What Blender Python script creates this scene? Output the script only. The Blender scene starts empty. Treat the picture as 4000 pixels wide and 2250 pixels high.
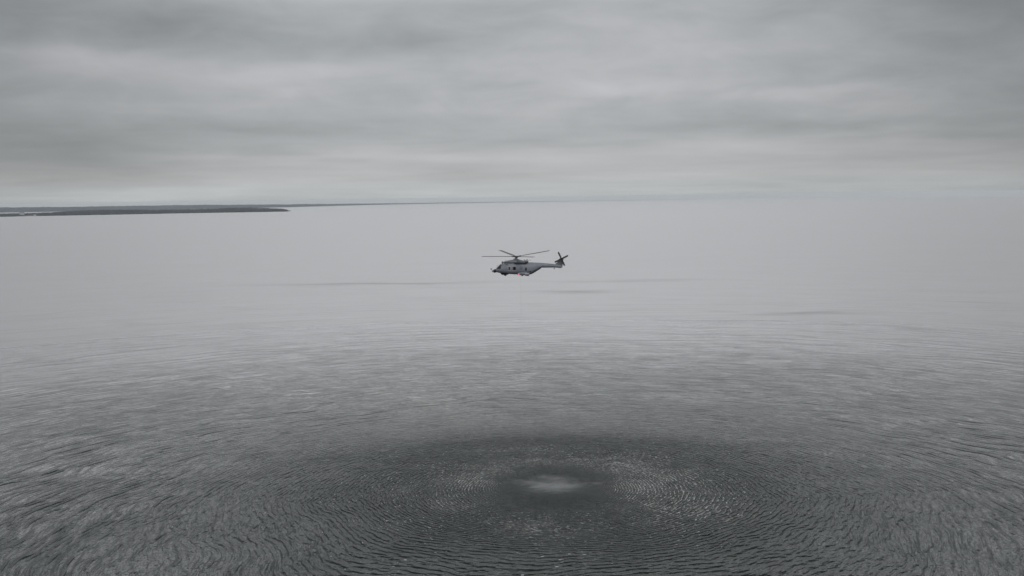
import bpy, bmesh, math, random
from math import sin, cos, pi, radians, sqrt, tan, atan2
from mathutils import Vector, Matrix
from mathutils.bvhtree import BVHTree

C = bpy.context.scene
random.seed(7)
RE = 7.4e6                      # effective radius of the earth (with refraction)
EYE = 62.0                      # camera height above the sea, metres

# ------------------------------------------------------------------ camera
FOV = radians(50.0)
PITCH = radians(-4.715)
ROLL = radians(0.78)
cam_d = bpy.data.cameras.new("camera")
cam = bpy.data.objects.new("camera", cam_d)
C.collection.objects.link(cam)
cam_d.sensor_width = 36.0
cam_d.lens = 18.0 / tan(FOV / 2)
cam_d.clip_start = 1.0
cam_d.clip_end = 120000.0
cam.location = (0, 0, EYE)
cam.matrix_world = (Matrix.Translation((0, 0, EYE)) @ Matrix.Rotation(radians(90) + PITCH, 4, 'X')
                    @ Matrix.Rotation(-ROLL, 4, 'Z'))
C.camera = cam
C.render.resolution_x, C.render.resolution_y = 1024, 576
C.view_settings.view_transform = 'Standard'
C.view_settings.look = 'None'
C.view_settings.exposure = 0.0
C.view_settings.gamma = 1.0
C.cycles.volume_bounces = 1
C.cycles.max_bounces = 6

CM = cam.matrix_world.copy()
FPX = 2000.0 / tan(FOV / 2)
def ray(px, py):
    """world direction of a point of the 4000 x 2250 photograph"""
    return (CM.to_3x3() @ Vector(((px - 2000) / FPX, (1125 - py) / FPX, -1))).normalized()
def at(px, py, dist):
    d = ray(px, py)
    return Vector((0, 0, EYE)) + d * (dist / sqrt(d.x * d.x + d.y * d.y))
def on_sea(px, py):
    d = ray(px, py)
    return Vector((0, 0, EYE)) + d * (EYE / -d.z)

# ------------------------------------------------------------------ node helper
class NT:
    def __init__(s, tree):
        s.t = tree; s.n = tree.nodes; s.l = tree.links
    def new(s, typ, **kw):
        n = s.n.new(typ)
        for k, v in kw.items(): setattr(n, k, v)
        return n
    def put(s, sock, v):
        if v is None: return
        if hasattr(v, 'is_output') or isinstance(v, bpy.types.NodeSocket): s.l.new(v, sock)
        else: sock.default_value = v
    def m(s, op, a, b=None, c=None, clamp=False):
        n = s.new('ShaderNodeMath', operation=op); n.use_clamp = clamp
        s.put(n.inputs[0], a); s.put(n.inputs[1], b); s.put(n.inputs[2], c)
        return n.outputs[0]
    def vm(s, op, a, b=None):
        n = s.new('ShaderNodeVectorMath', operation=op)
        s.put(n.inputs[0], a)
        if b is not None:
            if op == 'SCALE': s.put(n.inputs[3], b)
            else: s.put(n.inputs[1], b)
        return n.outputs[1] if op in ('LENGTH', 'DOT_PRODUCT') else n.outputs[0]
    def sep(s, v):
        n = s.new('ShaderNodeSeparateXYZ'); s.put(n.inputs[0], v); return n.outputs
    def comb(s, x=0.0, y=0.0, z=0.0):
        n = s.new('ShaderNodeCombineXYZ')
        s.put(n.inputs[0], x); s.put(n.inputs[1], y); s.put(n.inputs[2], z); return n.outputs[0]
    def noise(s, v, scale=1.0, detail=2.0, rough=0.5, dist=0.0, w=None):
        n = s.new('ShaderNodeTexNoise', noise_dimensions='3D' if w is None else '4D')
        s.put(n.inputs['Vector'], v); n.inputs['Scale'].default_value = scale
        n.inputs['Detail'].default_value = detail; n.inputs['Roughness'].default_value = rough
        n.inputs['Distortion'].default_value = dist
        if w is not None: n.inputs['W'].default_value = w
        return n.outputs[0]
    def ramp(s, v, a, b, lo=0.0, hi=1.0, smooth=True):
        n = s.new('ShaderNodeMapRange', interpolation_type='SMOOTHSTEP' if smooth else 'LINEAR')
        s.put(n.inputs[0], v); s.put(n.inputs[1], a); s.put(n.inputs[2], b)
        n.inputs[3].default_value = lo; n.inputs[4].default_value = hi
        return n.outputs[0]
    def mix(s, f, a, b):
        n = s.new('ShaderNodeMix', data_type='RGBA')
        s.put(n.inputs[0], f); s.put(n.inputs[6], a); s.put(n.inputs[7], b)
        return n.outputs[2]
    def gauss(s, x, x0, sx, y, y0, sy):
        """exp(-((x-x0)/sx)^2-((y-y0)/sy)^2)"""
        a = s.m('DIVIDE', s.m('SUBTRACT', x, x0), sx); b = s.m('DIVIDE', s.m('SUBTRACT', y, y0), sy)
        q = s.m('ADD', s.m('MULTIPLY', a, a), s.m('MULTIPLY', b, b))
        return s.m('EXPONENT', s.m('MULTIPLY', q, -1.0))

# ------------------------------------------------------------------ world: overcast sky
SUN_EL, SUN_AZ = radians(48), radians(150)
w = bpy.data.worlds.new("World"); C.world = w; w.use_nodes = True
w.node_tree.nodes.clear()
N = NT(w.node_tree)
tc = N.new('ShaderNodeTexCoord').outputs['Generated']
dx, dy, dz = N.sep(tc)
el = N.m('MULTIPLY', N.m('ARCSINE', dz), 57.2958)                 # elevation in degrees
az = N.m('MULTIPLY', N.m('ARCTAN2', dx, dy), 57.2958)              # azimuth in degrees, 0 = ahead
elc = N.m('MAXIMUM', el, 0.0)
# stretched cloud-layer coordinates: a flat deck seen from below
den = N.m('ADD', N.m('MAXIMUM', dz, 0.0), 0.06)
pv = N.comb(N.m('DIVIDE', dx, den), N.m('DIVIDE', dy, den), 0.0)
n1 = N.noise(pv, 0.45, 5, 0.5, 0.35)
n2 = N.noise(pv, 1.3, 4, 0.55, 0.3, w=None)
wob = N.noise(N.comb(N.m('MULTIPLY', az, 0.11), N.m('MULTIPLY', el, 0.42), 3.1), 1.0, 4, 0.55)
wob2 = N.noise(N.comb(N.m('MULTIPLY', az, 0.11), N.m('MULTIPLY', el, 0.42), 9.7), 1.0, 4, 0.55)
azw = N.m('ADD', az, N.m('MULTIPLY', N.m('SUBTRACT', wob, 0.5), 9.0))
elw = N.m('ADD', el, N.m('MULTIPLY', N.m('SUBTRACT', wob2, 0.5), 1.9))
# base luminance by elevation, bright band added above the view to lift far water
base = N.m('MULTIPLY', N.m('ADD', 1.0, N.m('ADD', N.ramp(elc, 9.5, 14.0, 0.0, 3.15), N.ramp(elc, 19.0, 40.0, 0.0, -2.0))), 0.45)
f = N.m('ADD', 1.0, N.m('MULTIPLY', N.m('SUBTRACT', n1, 0.5), 0.42))
f = N.m('ADD', f, N.m('MULTIPLY', N.m('SUBTRACT', n2, 0.5), 0.16))
mot = N.noise(N.comb(N.m('MULTIPLY', az, 0.22), N.m('MULTIPLY', el, 0.62), 17.0), 1.0, 6, 0.58, 0.5)
f = N.m('ADD', f, N.m('MULTIPLY', N.m('MULTIPLY', N.m('SUBTRACT', mot, 0.5), N.ramp(el, 1.5, 5.0, 0.12, 1.0)), 0.34))
f = N.m('ADD', f, N.ramp(el, 7.0, 10.5, 0.0, -0.09))
f = N.m('ADD', f, N.ramp(el, 0.2, 2.2, 0.11, 0.0))
# broad bright and dark cloud banks: (azimuth, elevation, width, height, gain)
BANKS = [
 (-16.5, 8.4, 4.5, 0.9, -0.24), (-4.5, 8.0, 5.0, 0.9, -0.20), (-11.5, 6.4, 6.5, 0.8, 0.13), (-22.5, 6.9, 3.5, 0.7, 0.16),
 (5.5, 8.0, 6.5, 2.0, 0.12), (15.8, 5.0, 3.2, 0.35, 0.18), (5.5, 5.6, 3.0, 0.3, 0.08), (-14.0, 3.3, 12.0, 0.75, -0.14),
 (14.0, 3.5, 10.0, 0.45, -0.12), (-9.0, 2.1, 6.5, 0.28, 0.13), (6.0, 2.0, 12.0, 0.7, 0.10), (-22.0, 2.4, 4.0, 1.0, -0.17),
 (-21.0, 0.5, 8.0, 0.75, 0.22), (23.0, 0.5, 7.0, 0.7, 0.12), (23.5, 8.7, 4.5, 2.2, -0.25), (25.0, 4.5, 4.0, 1.6, -0.20), (-25.0, 9.0, 4.5, 3.0, -0.12),
 (23.0, 2.75, 3.0, 0.2, -0.08), (-26.0, 4.0, 4.0, 3.0, -0.10)]
for a0, e0, sa, se, g in BANKS:
    f = N.m('ADD', f, N.m('MULTIPLY', N.gauss(azw, a0, sa, elw, e0, se), g))
# sky dimmed towards both sides in imitation of lens vignetting
side = N.m('MULTIPLY', N.ramp(N.m('ABSOLUTE', az), 7.0, 31.0, 1.0, 0.70), N.ramp(N.m('ABSOLUTE', az), 40.0, 120.0, 1.0, 0.9))
lum = N.m('MULTIPLY', N.m('MULTIPLY', base, f), side)
low = N.ramp(el, 0.0, 3.2, 1.0, 0.0)
tint = N.mix(N.ramp(f, 0.8, 1.2), (0.945, 0.99, 1.015, 1), (0.985, 0.99, 1.025, 1))
tint = N.mix(N.m('MULTIPLY', low, 0.6), tint, (1.0, 0.995, 0.99, 1))
tint = N.mix(N.ramp(el, 0.35, 1.6, 0.9, 0.0), tint, (0.955, 1.0, 1.015, 1))
tint = N.mix(N.ramp(el, 9.0, 13.0), tint, (0.985, 0.988, 1.022, 1))
cc = N.vm('SCALE', tint, lum)
bg1 = N.new('ShaderNodeBackground'); N.l.new(cc, bg1.inputs[0]); bg1.inputs[1].default_value = 1.0
sky = N.new('ShaderNodeTexSky', sky_type='NISHITA'); sky.sun_disc = False
sky.sun_elevation = SUN_EL; sky.sun_rotation = SUN_AZ
bg2 = N.new('ShaderNodeBackground'); N.l.new(sky.outputs[0], bg2.inputs[0]); bg2.inputs[1].default_value = 0.05
mx = N.new('ShaderNodeMixShader'); mx.inputs[0].default_value = 0.95
N.l.new(bg2.outputs[0], mx.inputs[1]); N.l.new(bg1.outputs[0], mx.inputs[2])
N.l.new(mx.outputs[0], N.new('ShaderNodeOutputWorld').inputs[0])

# ------------------------------------------------------------------ sun behind the clouds
sd = bpy.data.lights.new("sun", 'SUN'); sd.energy = 0.5; sd.angle = radians(30); sd.color = (1.0, 0.97, 0.93)
so = bpy.data.objects.new("sun", sd); C.collection.objects.link(so)
sv = Vector((sin(SUN_AZ) * cos(SUN_EL), cos(SUN_AZ) * cos(SUN_EL), sin(SUN_EL)))
so.rotation_euler = sv.to_track_quat('Z', 'Y').to_euler()
so.location = (0, 0, 300)

# ------------------------------------------------------------------ mesh helpers
def link_mesh(name, verts, faces, mat, parent=None, smooth=False):
    me = bpy.data.meshes.new(name); me.from_pydata(verts, [], faces); me.update()
    if mat: me.materials.append(mat)
    o = bpy.data.objects.new(name, me); C.collection.objects.link(o)
    if parent: o.parent = parent
    if smooth: me.polygons.foreach_set('use_smooth', [True] * len(me.polygons))
    return o
def from_bm(name, bm, mat, parent=None, smooth=False):
    bmesh.ops.recalc_face_normals(bm, faces=bm.faces)
    me = bpy.data.meshes.new(name); bm.to_mesh(me); bm.free()
    if mat: me.materials.append(mat)
    o = bpy.data.objects.new(name, me); C.collection.objects.link(o)
    if parent: o.parent = parent
    if smooth:
        me.polygons.foreach_set('use_smooth', [True] * len(me.polygons))
        try: me.set_sharp_from_angle(angle=radians(38))
        except Exception: pass
    return o
def tag(o, label=None, cat=None, group=None, kind=None):
    if label: o['label'] = label
    if cat: o['category'] = cat
    if group: o['group'] = group
    if kind: o['kind'] = kind
    return o

# ------------------------------------------------------------------ the sea
WASH = on_sea(2165, 1905)                      # where the rotor's downwash meets the water
def sea_material():
    m = bpy.data.materials.new("sea_water"); m.use_nodes = True; m.node_tree.nodes.clear()
    N = NT(m.node_tree)
    P = N.new('ShaderNodeNewGeometry').outputs['Position']
    px, py, pz = N.sep(P)
    P2 = N.comb(px, py, 0.0)
    ex = N.m('SUBTRACT', px, WASH.x)
    ey = N.m('SUBTRACT', py, WASH.y)
    r0 = N.m('SQRT', N.m('ADD', N.m('MULTIPLY', ex, ex), N.m('MULTIPLY', ey, ey)))
    ey = N.m('ADD', ey, N.ramp(r0, 35.0, 110.0, 0.0, 24.0))
    # slow meander of the rings
    wx = N.noise(P2, 0.022, 2, 0.5); wy = N.noise(N.comb(px, py, 37.0), 0.022, 2, 0.5)
    wamp = N.m('MINIMUM', N.m('MULTIPLY', r0, 0.22), 16.0)
    ex = N.m('ADD', ex, N.m('MULTIPLY', N.m('SUBTRACT', wx, 0.5), wamp))
    ey = N.m('ADD', ey, N.m('MULTIPLY', N.m('SUBTRACT', wy, 0.5), wamp))
    r = N.m('ADD', N.m('SQRT', N.m('ADD', N.m('MULTIPLY', ex, ex), N.m('MULTIPLY', ey, ey))), 0.01)
    cx = N.m('DIVIDE', ex, r); cy = N.m('DIVIDE', ey, r)
    lam = N.m('DIVIDE', N.m('MULTIPLY', N.m('ADD', r, 5.0), 4.0), N.m('ADD', r, 105.0))
    phi = N.m('MULTIPLY', N.m('ADD', r, N.m('MULTIPLY', N.m('LOGARITHM', N.m('ADD', r, 5.0), math.e), 100.0)), 0.25)
    def ringnoise(k, K, z, det=1.5):
        return N.noise(N.comb(N.m('MULTIPLY', phi, k), N.m('MULTIPLY', cx, K), N.m('ADD', N.m('MULTIPLY', cy, K), z)), 1.0, det, 0.5)
    # wave trains whose crests follow the rings, broken into short lengths
    jit = ringnoise(0.34, 9.0, 5.0)
    tr = N.m('SINE', N.m('ADD', N.m('MULTIPLY', phi, 2 * pi * 1.12), N.m('MULTIPLY', jit, N.m('ADD', N.ramp(r, 15.0, 60.0, 8.0, 15.0), N.ramp(r, 60.0, 110.0, 0.0, -6.0)))))
    env = N.ramp(ringnoise(0.35, 7.0, 21.0), 0.33, 0.65, 0.18, 1.0)
    tr = N.m('SUBTRACT', N.m('MULTIPLY', N.m('POWER', N.m('MULTIPLY_ADD', tr, 0.5, 0.5), 1.8), 2.0), 0.8)
    tr = N.m('MULTIPLY', tr, env)
    # a second, shorter set that crosses the first at a slant and cuts the crests into scales
    th = N.m('ARCTAN2', cx, cy)
    jit2 = ringnoise(0.4, 8.0, 71.0)
    tr2 = N.m('MULTIPLY', N.m('SINE', N.m('ADD', N.m('ADD', N.m('MULTIPLY', phi, 2 * pi * 1.21), N.m('MULTIPLY', th, 31.0)), N.m('MULTIPLY', jit2, 9.0))),
              N.m('SINE', N.m('ADD', N.m('MULTIPLY', th, 47.0), N.m('MULTIPLY', jit, N.m('ADD', N.ramp(r, 15.0, 60.0, 8.0, 15.0), N.ramp(r, 60.0, 110.0, 0.0, -6.0))))))
    rn = N.m('MULTIPLY', N.m('SUBTRACT', ringnoise(1.9, 12.0, 50.0, 2.5), 0.5), 3.4)
    far = N.ramp(r, 55.0, 105.0)
    rnl = N.m('MULTIPLY', N.m('SUBTRACT', ringnoise(1.55, 5.5, 90.0, 2.0), 0.5), 3.6)
    rn = N.m('ADD', N.m('MULTIPLY', rn, N.m('SUBTRACT', 1.0, N.m('MULTIPLY', far, 0.75))), N.m('MULTIPLY', rnl, far))
    rn2 = N.m('MULTIPLY', N.m('SUBTRACT', ringnoise(3.2, 24.0, 80.0, 2.0), 0.5), 1.7)
    hring = N.m('ADD', N.m('ADD', N.m('MULTIPLY_ADD', tr2, 0.38, N.m('MULTIPLY', tr, N.ramp(r, 25.0, 65.0, 1.0, 0.50))), N.m('MULTIPLY', rn, N.ramp(r, 25.0, 65.0, 0.7, 1.0))), rn2)
    hcr = hring
    # a longer set far out: widely spaced, long thin crests
    jl = ringnoise(0.12, 3.4, 140.0, 2.0)
    lt = N.m('SINE', N.m('ADD', N.m('MULTIPLY', phi, 2 * pi * 0.30), N.m('MULTIPLY', jl, 26.0)))
    lt = N.m('POWER', N.m('MULTIPLY_ADD', lt, 0.5, 0.5), 4.0)
    lt = N.m('MULTIPLY', lt, N.ramp(ringnoise(0.16, 4.0, 160.0, 2.0), 0.33, 0.62, 0.08, 1.0))
    lcr = N.m('ADD', N.m('MULTIPLY', N.m('MULTIPLY', lt, N.ramp(r, 70.0, 130.0)), 1.15), N.m('MULTIPLY', N.m('MULTIPLY', N.ramp(hcr, 0.15, 0.8), N.ramp(r, 60.0, 130.0)), 0.6))
    lt = N.m('MULTIPLY', N.m('MULTIPLY', lt, N.ramp(r, 60.0, 130.0)), N.ramp(r, 200.0, 700.0, 0.3, 0.12))
    hring = N.m('MULTIPLY', hring, N.m('MULTIPLY', lam, 0.16))
    a_in = N.ramp(r, 2.0, 11.0, 0.06, 1.0)
    a_hot = N.ramp(r, 12.0, 75.0, 1.0, 0.0)
    a_far = N.ramp(r, 110.0, 300.0, 1.0, 0.16)
    slope = N.m('MULTIPLY', N.m('MULTIPLY', a_in, a_far), N.m('ADD', 1.65, N.m('MULTIPLY', a_hot, 0.25)))
    # gusty patches: some water is rougher than other
    gust = N.ramp(N.noise(N.comb(N.m('MULTIPLY', px, 0.6), py, 4.0), 0.028, 3, 0.55), 0.3, 0.7, 0.9, 1.07)
    hring = N.m('MULTIPLY', N.m('MULTIPLY', hring, slope), gust)
    # ordinary wind ripples all over
    wn = N.noise(N.comb(N.m('MULTIPLY', px, 0.38), py, 0.0), 0.9, 3, 0.62)
    wn2 = N.noise(N.comb(px, py, 2.0), 1.7, 2, 0.6)
    hw = N.m('ADD', N.m('MULTIPLY', N.m('SUBTRACT', wn, 0.5), 0.24), N.m('MULTIPLY', N.m('SUBTRACT', wn2, 0.5), 0.09))
    hw = N.m('MULTIPLY', hw, N.ramp(r, 4.0, 16.0, 0.05, 1.0))
    h = N.m('ADD', N.m('ADD', hring, hw), lt)
    patch = 0.0
    for x0, y0, sx, sy, g in SMEARS:
        patch = N.m('ADD', patch, N.m('MULTIPLY', N.gauss(px, x0, sx, py, y0, sy), g))
    bump = N.new('ShaderNodeBump'); bump.inputs['Strength'].default_value = 1.0
    bump.inputs['Distance'].default_value = 1.0
    N.l.new(h, bump.inputs['Height'])
    # broad dark streaks where a breath of wind roughens the far water
    sn = N.m('MULTIPLY', N.m('SUBTRACT', N.noise(N.comb(N.m('MULTIPLY', px, 0.011), N.m('MULTIPLY', py, 0.02), 0.0), 1.0, 3, 0.6), 0.5), 60.0)
    pyw = N.m('ADD', py, sn)
    streak = 0.0
    for x0, y0, sx, sy, g in STREAKS:
        streak = N.m('ADD', streak, N.m('MULTIPLY', N.gauss(px, x0, sx, pyw, y0, sy), g))
    rq = N.m('ADD', r, N.m('MULTIPLY', N.m('SUBTRACT', N.noise(P2, 0.04, 4, 0.62), 0.5), 30.0))
    rough = N.m('ADD', N.m('ADD', N.ramp(r, 10.0, 90.0, 0.20, 0.12), N.ramp(r, 130.0, 450.0, 0.0, 0.2)), N.m('MULTIPLY', streak, 0.3))
    # foam flecks thrown up along the rings
    fl = ringnoise(3.4, 36.0, 120.0, 1.0)
    band = N.m('ADD', N.m('MULTIPLY', N.ramp(r, 9.0, 20.0), N.ramp(r, 24.0, 60.0, 1.0, 0.0)), N.m('MULTIPLY', N.ramp(r, 20.0, 40.0), N.ramp(r, 60.0, 110.0, 0.45, 0.0)))
    fpatch = N.ramp(N.noise(P2, 0.075, 2, 0.6), 0.36, 0.66)
    thr = N.m('SUBTRACT', 0.825, N.m('MULTIPLY', N.m('MULTIPLY', band, N.m('ADD', N.m('MULTIPLY_ADD', patch, 0.25, N.m('MULTIPLY', fpatch, 0.35)), 0.42)), 0.20))
    foam = N.m('MULTIPLY', N.ramp(N.m('SUBTRACT', fl, thr), 0.0, 0.05), 0.62)
    foam = N.m('MULTIPLY', foam, N.ramp(r, 100.0, 120.0, 1.0, 0.0))
    # aerated, milky water hanging in broad smears inside the rings
    milk = N.m('MULTIPLY', N.m('MULTIPLY', N.ramp(r, 10.0, 22.0), N.ramp(r, 26.0, 60.0, 1.0, 0.0)), N.ramp(N.noise(P2, 0.085, 4, 0.6), 0.42, 0.75, 0.0, 0.08))
    crest = N.m('MULTIPLY', N.ramp(hcr, 0.15, 0.9, 0.06, 1.3), N.ramp(ringnoise(1.6, 44.0, 200.0, 1.5), 0.40, 0.62, 0.08, 1.35))
    sm = N.ramp(N.noise(N.comb(N.m('MULTIPLY', px, 0.22), N.m('MULTIPLY', py, 0.22), 8.0), 1.0, 4, 0.65), 0.3, 0.7, 0.25, 1.3)
    milk = N.m('ADD', milk, N.m('MULTIPLY', N.m('MULTIPLY', N.m('MULTIPLY', N.m('ADD', patch, N.m('MULTIPLY', N.m('MULTIPLY', N.ramp(r, 10.0, 20.0), N.ramp(r, 25.0, 62.0, 1.0, 0.0)), 0.13)), crest), sm), 1.3))
    body = N.mix(N.ramp(N.noise(P2, 0.01, 2, 0.5), 0.3, 0.7), (0.005, 0.012, 0.009, 1), (0.007, 0.014, 0.012, 1))
    col = N.mix(milk, body, (0.46, 0.47, 0.46, 1))
    col = N.mix(foam, col, (0.68, 0.68, 0.68, 1))
    bs = N.new('ShaderNodeBsdfPrincipled')
    N.l.new(col, bs.inputs['Base Color'])
    N.l.new(N.m('ADD', rough, N.m('MULTIPLY', foam, 0.5)), bs.inputs['Roughness'])
    N.l.new(N.m('MAXIMUM', N.m('SUBTRACT', N.m('ADD', N.ramp(rq, 25.0, 92.0, 1.12, 1.40), N.ramp(N.m('MULTIPLY_ADD', N.m('SUBTRACT', py, WASH.y), 0.6, rq), 78.0, 350.0, 0.0, 3.9, False)), N.m('MULTIPLY_ADD', streak, 7.5, N.m('MULTIPLY', lcr, N.ramp(r, 200.0, 600.0, 1.0, 0.4)))), N.ramp(rq, 15.0, 110.0, 1.13, 1.25)), bs.inputs['IOR'])
    N.l.new(bump.outputs[0], bs.inputs['Normal'])
    N.l.new(bs.outputs[0], N.new('ShaderNodeOutputMaterial').inputs[0])
    return m
SMEARS = []
for ax_, ay_, sx_, sy_, g_ in ((2440, 1818, 6.5, 5.0, 1.6), (1850, 1885, 5.0, 7.0, 1.1), (1930, 1835, 6.0, 5.0, 0.5), (2600, 1870, 8.0, 7.0, 0.8), (2475, 1900, 5.0, 9.0, 1.1), (2700, 1960, 9.0, 12.0, 0.35), (2160, 1800, 14.0, 4.0, 0.4),
                               (2650, 2000, 9.0, 8.0, 0.3), (2100, 2060, 8.0, 5.0, 0.35), (1800, 1960, 7.0, 6.0, 0.2), (2050, 1760, 12.0, 5.0, 0.25)):
    p_ = on_sea(ax_, ay_); SMEARS.append((p_.x, p_.y, sx_, sy_, g_))
_s = [on_sea(1450, 1108), on_sea(2250, 1138), on_sea(3150, 1222), on_sea(2500, 1096)]
STREAKS = [(_s[0].x, _s[0].y, 70, 9, 0.30), (_s[1].x, _s[1].y, 22, 9, 0.25), (_s[2].x, _s[2].y, 26, 6, 0.25), (_s[3].x, _s[3].y, 60, 9, 0.12)]
def build_sea():
    seg = 256
    radii = [0, 60, 120, 180, 260, 360, 500, 700, 1000, 1400, 2000, 2800, 4000, 5500, 7500, 10000, 13000,
             16000, 19000, 22000, 25000, 28000, 31000, 34000, 38000]
    vs = [(0, 0, 0)]; fs = []
    for R in radii[1:]:
        for k in range(seg):
            a = 2 * pi * k / seg
            vs.append((R * cos(a), R * sin(a), -R * R / (2 * RE)))
    for k in range(seg): fs.append((0, 1 + k, 1 + (k + 1) % seg))
    for i in range(len(radii) - 2):
        a, b = 1 + i * seg, 1 + (i + 1) * seg
        for k in range(seg):
            k2 = (k + 1) % seg
            fs.append((a + k, b + k, b + k2, a + k2))
    o = link_mesh("water", vs, fs, sea_material(), smooth=True)
    tag(o, "grey sea spreading in rings below the helicopter", kind="structure")
build_sea()

# ------------------------------------------------------------------ simple materials
def mat(name, col, rough=0.6, metal=0.0, var=0.15, scale=3.0, emit=None, strength=0.0, spec=None):
    m = bpy.data.materials.new(name); m.use_nodes = True
    N = NT(m.node_tree); bs = m.node_tree.nodes['Principled BSDF']
    t = N.new('ShaderNodeTexCoord').outputs['Object']
    n = N.noise(t, scale, 4, 0.6)
    a = tuple(c * (1 - var) for c in col) + (1,); b = tuple(min(1, c * (1 + var)) for c in col) + (1,)
    N.l.new(N.mix(N.ramp(n, 0.3, 0.7), a, b), bs.inputs['Base Color'])
    bs.inputs['Roughness'].default_value = rough; bs.inputs['Metallic'].default_value = metal
    if spec is not None: bs.inputs['Specular IOR Level'].default_value = spec
    if emit:
        bs.inputs['Emission Color'].default_value = emit + (1,); bs.inputs['Emission Strength'].default_value = strength
    return m
M_WOOD = mat("far_forest", (0.019, 0.026, 0.034), 0.9, var=0.35, scale=0.02, spec=0.1)
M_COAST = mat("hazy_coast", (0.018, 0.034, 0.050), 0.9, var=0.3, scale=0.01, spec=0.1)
M_SHORE = mat("shore_rock", (0.10, 0.10, 0.095), 0.9, var=0.4, scale=0.03)
M_SAND = mat("pale_sand", (0.17, 0.17, 0.165), 0.9, scale=0.05)
M_WALL = mat("white_wall", (0.36, 0.36, 0.36), 0.8)
M_ROOF = mat("dark_roof", (0.09, 0.08, 0.08), 0.8)

# ------------------------------------------------------------------ far coast and the wooded headland
def sea_z(x, y): return -(x * x + y * y) / (2 * RE)
def lerp_tab(tab, x):
    if x <= tab[0][0]: return tab[0][1:]
    for a, b in zip(tab, tab[1:]):
        if x <= b[0]:
            t = (x - a[0]) / (b[0] - a[0]); return tuple(p + (q - p) * t for p, q in zip(a[1:], b[1:]))
    return tab[-1][1:]
def azim(px):                                  # bearing of a photo column near the horizon
    d = ray(px, 800); return atan2(d.x, d.y)
def rng_noise(seed):
    R = random.Random(seed); tab = [R.random() for _ in range(997)]
    def f(x):
        i = math.floor(x); t = x - i; t = t * t * (3 - 2 * t)
        return tab[i % 997] * (1 - t) + tab[(i + 1) % 997] * t
    return f
def land(name, tab, depth, step, seed, mat_, rows, lump):
    """rolling land along a coast. tab: (photo column, distance to the shore, height of the skyline)"""
    f1, f2, f3 = rng_noise(seed), rng_noise(seed + 1), rng_noise(seed + 2)
    cols = []; x = tab[0][0]
    while x <= tab[-1][0]:
        cols.append(x); x += step
    vs = []; fs = []
    for i, px in enumerate(cols):
        dist, hgt = lerp_tab(tab, px)
        a = azim(px)
        for j in range(rows + 1):
            t = j / rows
            d = dist + depth * t + (f3(px * 0.05 + 9) - 0.5) * 90 * (1 - t)
            prof = sin(min(1, t * 1.25) * pi / 2) if t < 0.8 else cos((t - 0.8) / 0.2 * pi / 2)
            h = hgt * prof * (0.86 + 0.14 * f1(px * 0.03 + j * 3.3)) + (f2(px * 0.31 + j * 7.7) - 0.5) * lump * (1 if 0 < j < rows else 0)
            if j == 0: h = -1.0
            X, Y = d * sin(a), d * cos(a)
            vs.append((X, Y, sea_z(X, Y) + max(h, -1.0)))
    n = rows + 1
    for i in range(len(cols) - 1):
        for j in range(rows):
            fs.append((i * n + j, (i + 1) * n + j, (i + 1) * n + j + 1, i * n + j + 1))
    return link_mesh(name, vs, fs, mat_), cols
FAR = [(-900, 9800, 50), (0, 10200, 44), (400, 10600, 42), (800, 11200, 40), (1130, 11800, 31), (1300, 13500, 26), (1500, 16000, 18),
       (1750, 18500, 13), (2000, 21000, 9), (2300, 25000, 8), (2600, 29000, 6), (2750, 31000, 0.5)]
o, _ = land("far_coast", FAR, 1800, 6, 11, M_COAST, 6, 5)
tag(o, "low hazy wooded coast along the horizon behind the dark headland", kind="structure")
NEAR = [(-900, 6300, 14), (-300, 6300, 13), (0, 6350, 12), (140, 6400, 12), (230, 6400, 18), (300, 6400, 25), (400, 6400, 28),
        (600, 6500, 22), (720, 6550, 22), (840, 6550, 23), (900, 6550, 28), (960, 6560, 27), (1040, 6570, 22), (1100, 6600, 14), (1128, 6620, 3), (1136, 6640, 0.3)]
isl, _ = land("headland", [(a, b, max(0.3, c - 11)) for a, b, c in NEAR], 900, 5, 31, M_SHORE, 8, 1.5)
tag(isl, "dark low headland ending in a point left of the helicopter", kind="structure")
def forest():
    """one mass of small conifers and round crowns covering the headland, each crown its own cluster of faces"""
    vs = []; fs = []
    R = random.Random(5); f1 = rng_noise(31)
    def crown(x, y, z, h, r):
        b = len(vs); seg = 5; a0 = R.random() * 6
        rows = [(0.0, 0.75), (0.35, 1.0), (0.7, 0.62)]
        for t, q in rows:
            for k in range(seg):
                a = a0 + 2 * pi * k / seg
                q2 = q * r * R.uniform(0.75, 1.2)
                vs.append((x + cos(a) * q2, y + sin(a) * q2, z + h * (0.05 + t * 0.9)))
        vs.append((x, y, z + h * R.uniform(0.95, 1.1)))
        for i in range(2):
            for k in range(seg):
                k2 = (k + 1) % seg
                fs.append((b + i * seg + k, b + i * seg + k2, b + (i + 1) * seg + k2, b + (i + 1) * seg + k))
        for k in range(seg):
            fs.append((b + 2 * seg + k, b + 2 * seg + (k + 1) % seg, b + 3 * seg))
    for _ in range(9000):
        px = R.uniform(-250, 1122); t = R.random() ** 1.3
        dist, hgt = lerp_tab(NEAR, px); a = azim(px)
        if px < 143 and px > 110 and t < 0.05: continue
        d = dist + 25 + 850 * t
        g = max(0.3, hgt - 11) * sin(min(1, t * 1.25) * pi / 2) if t < 0.8 else max(0.3, hgt - 11) * 0.6
        hh = min(hgt, 11) * R.uniform(0.7, 1.15)
        X, Y = d * sin(a), d * cos(a)
        crown(X, Y, sea_z(X, Y) + g * 0.85 - 1.0, hh + 1, R.uniform(4, 8))
    o = link_mesh("forest", vs, fs, M_WOOD)
    tag(o, "dark forest covering the low headland", kind="stuff")
forest()
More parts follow.
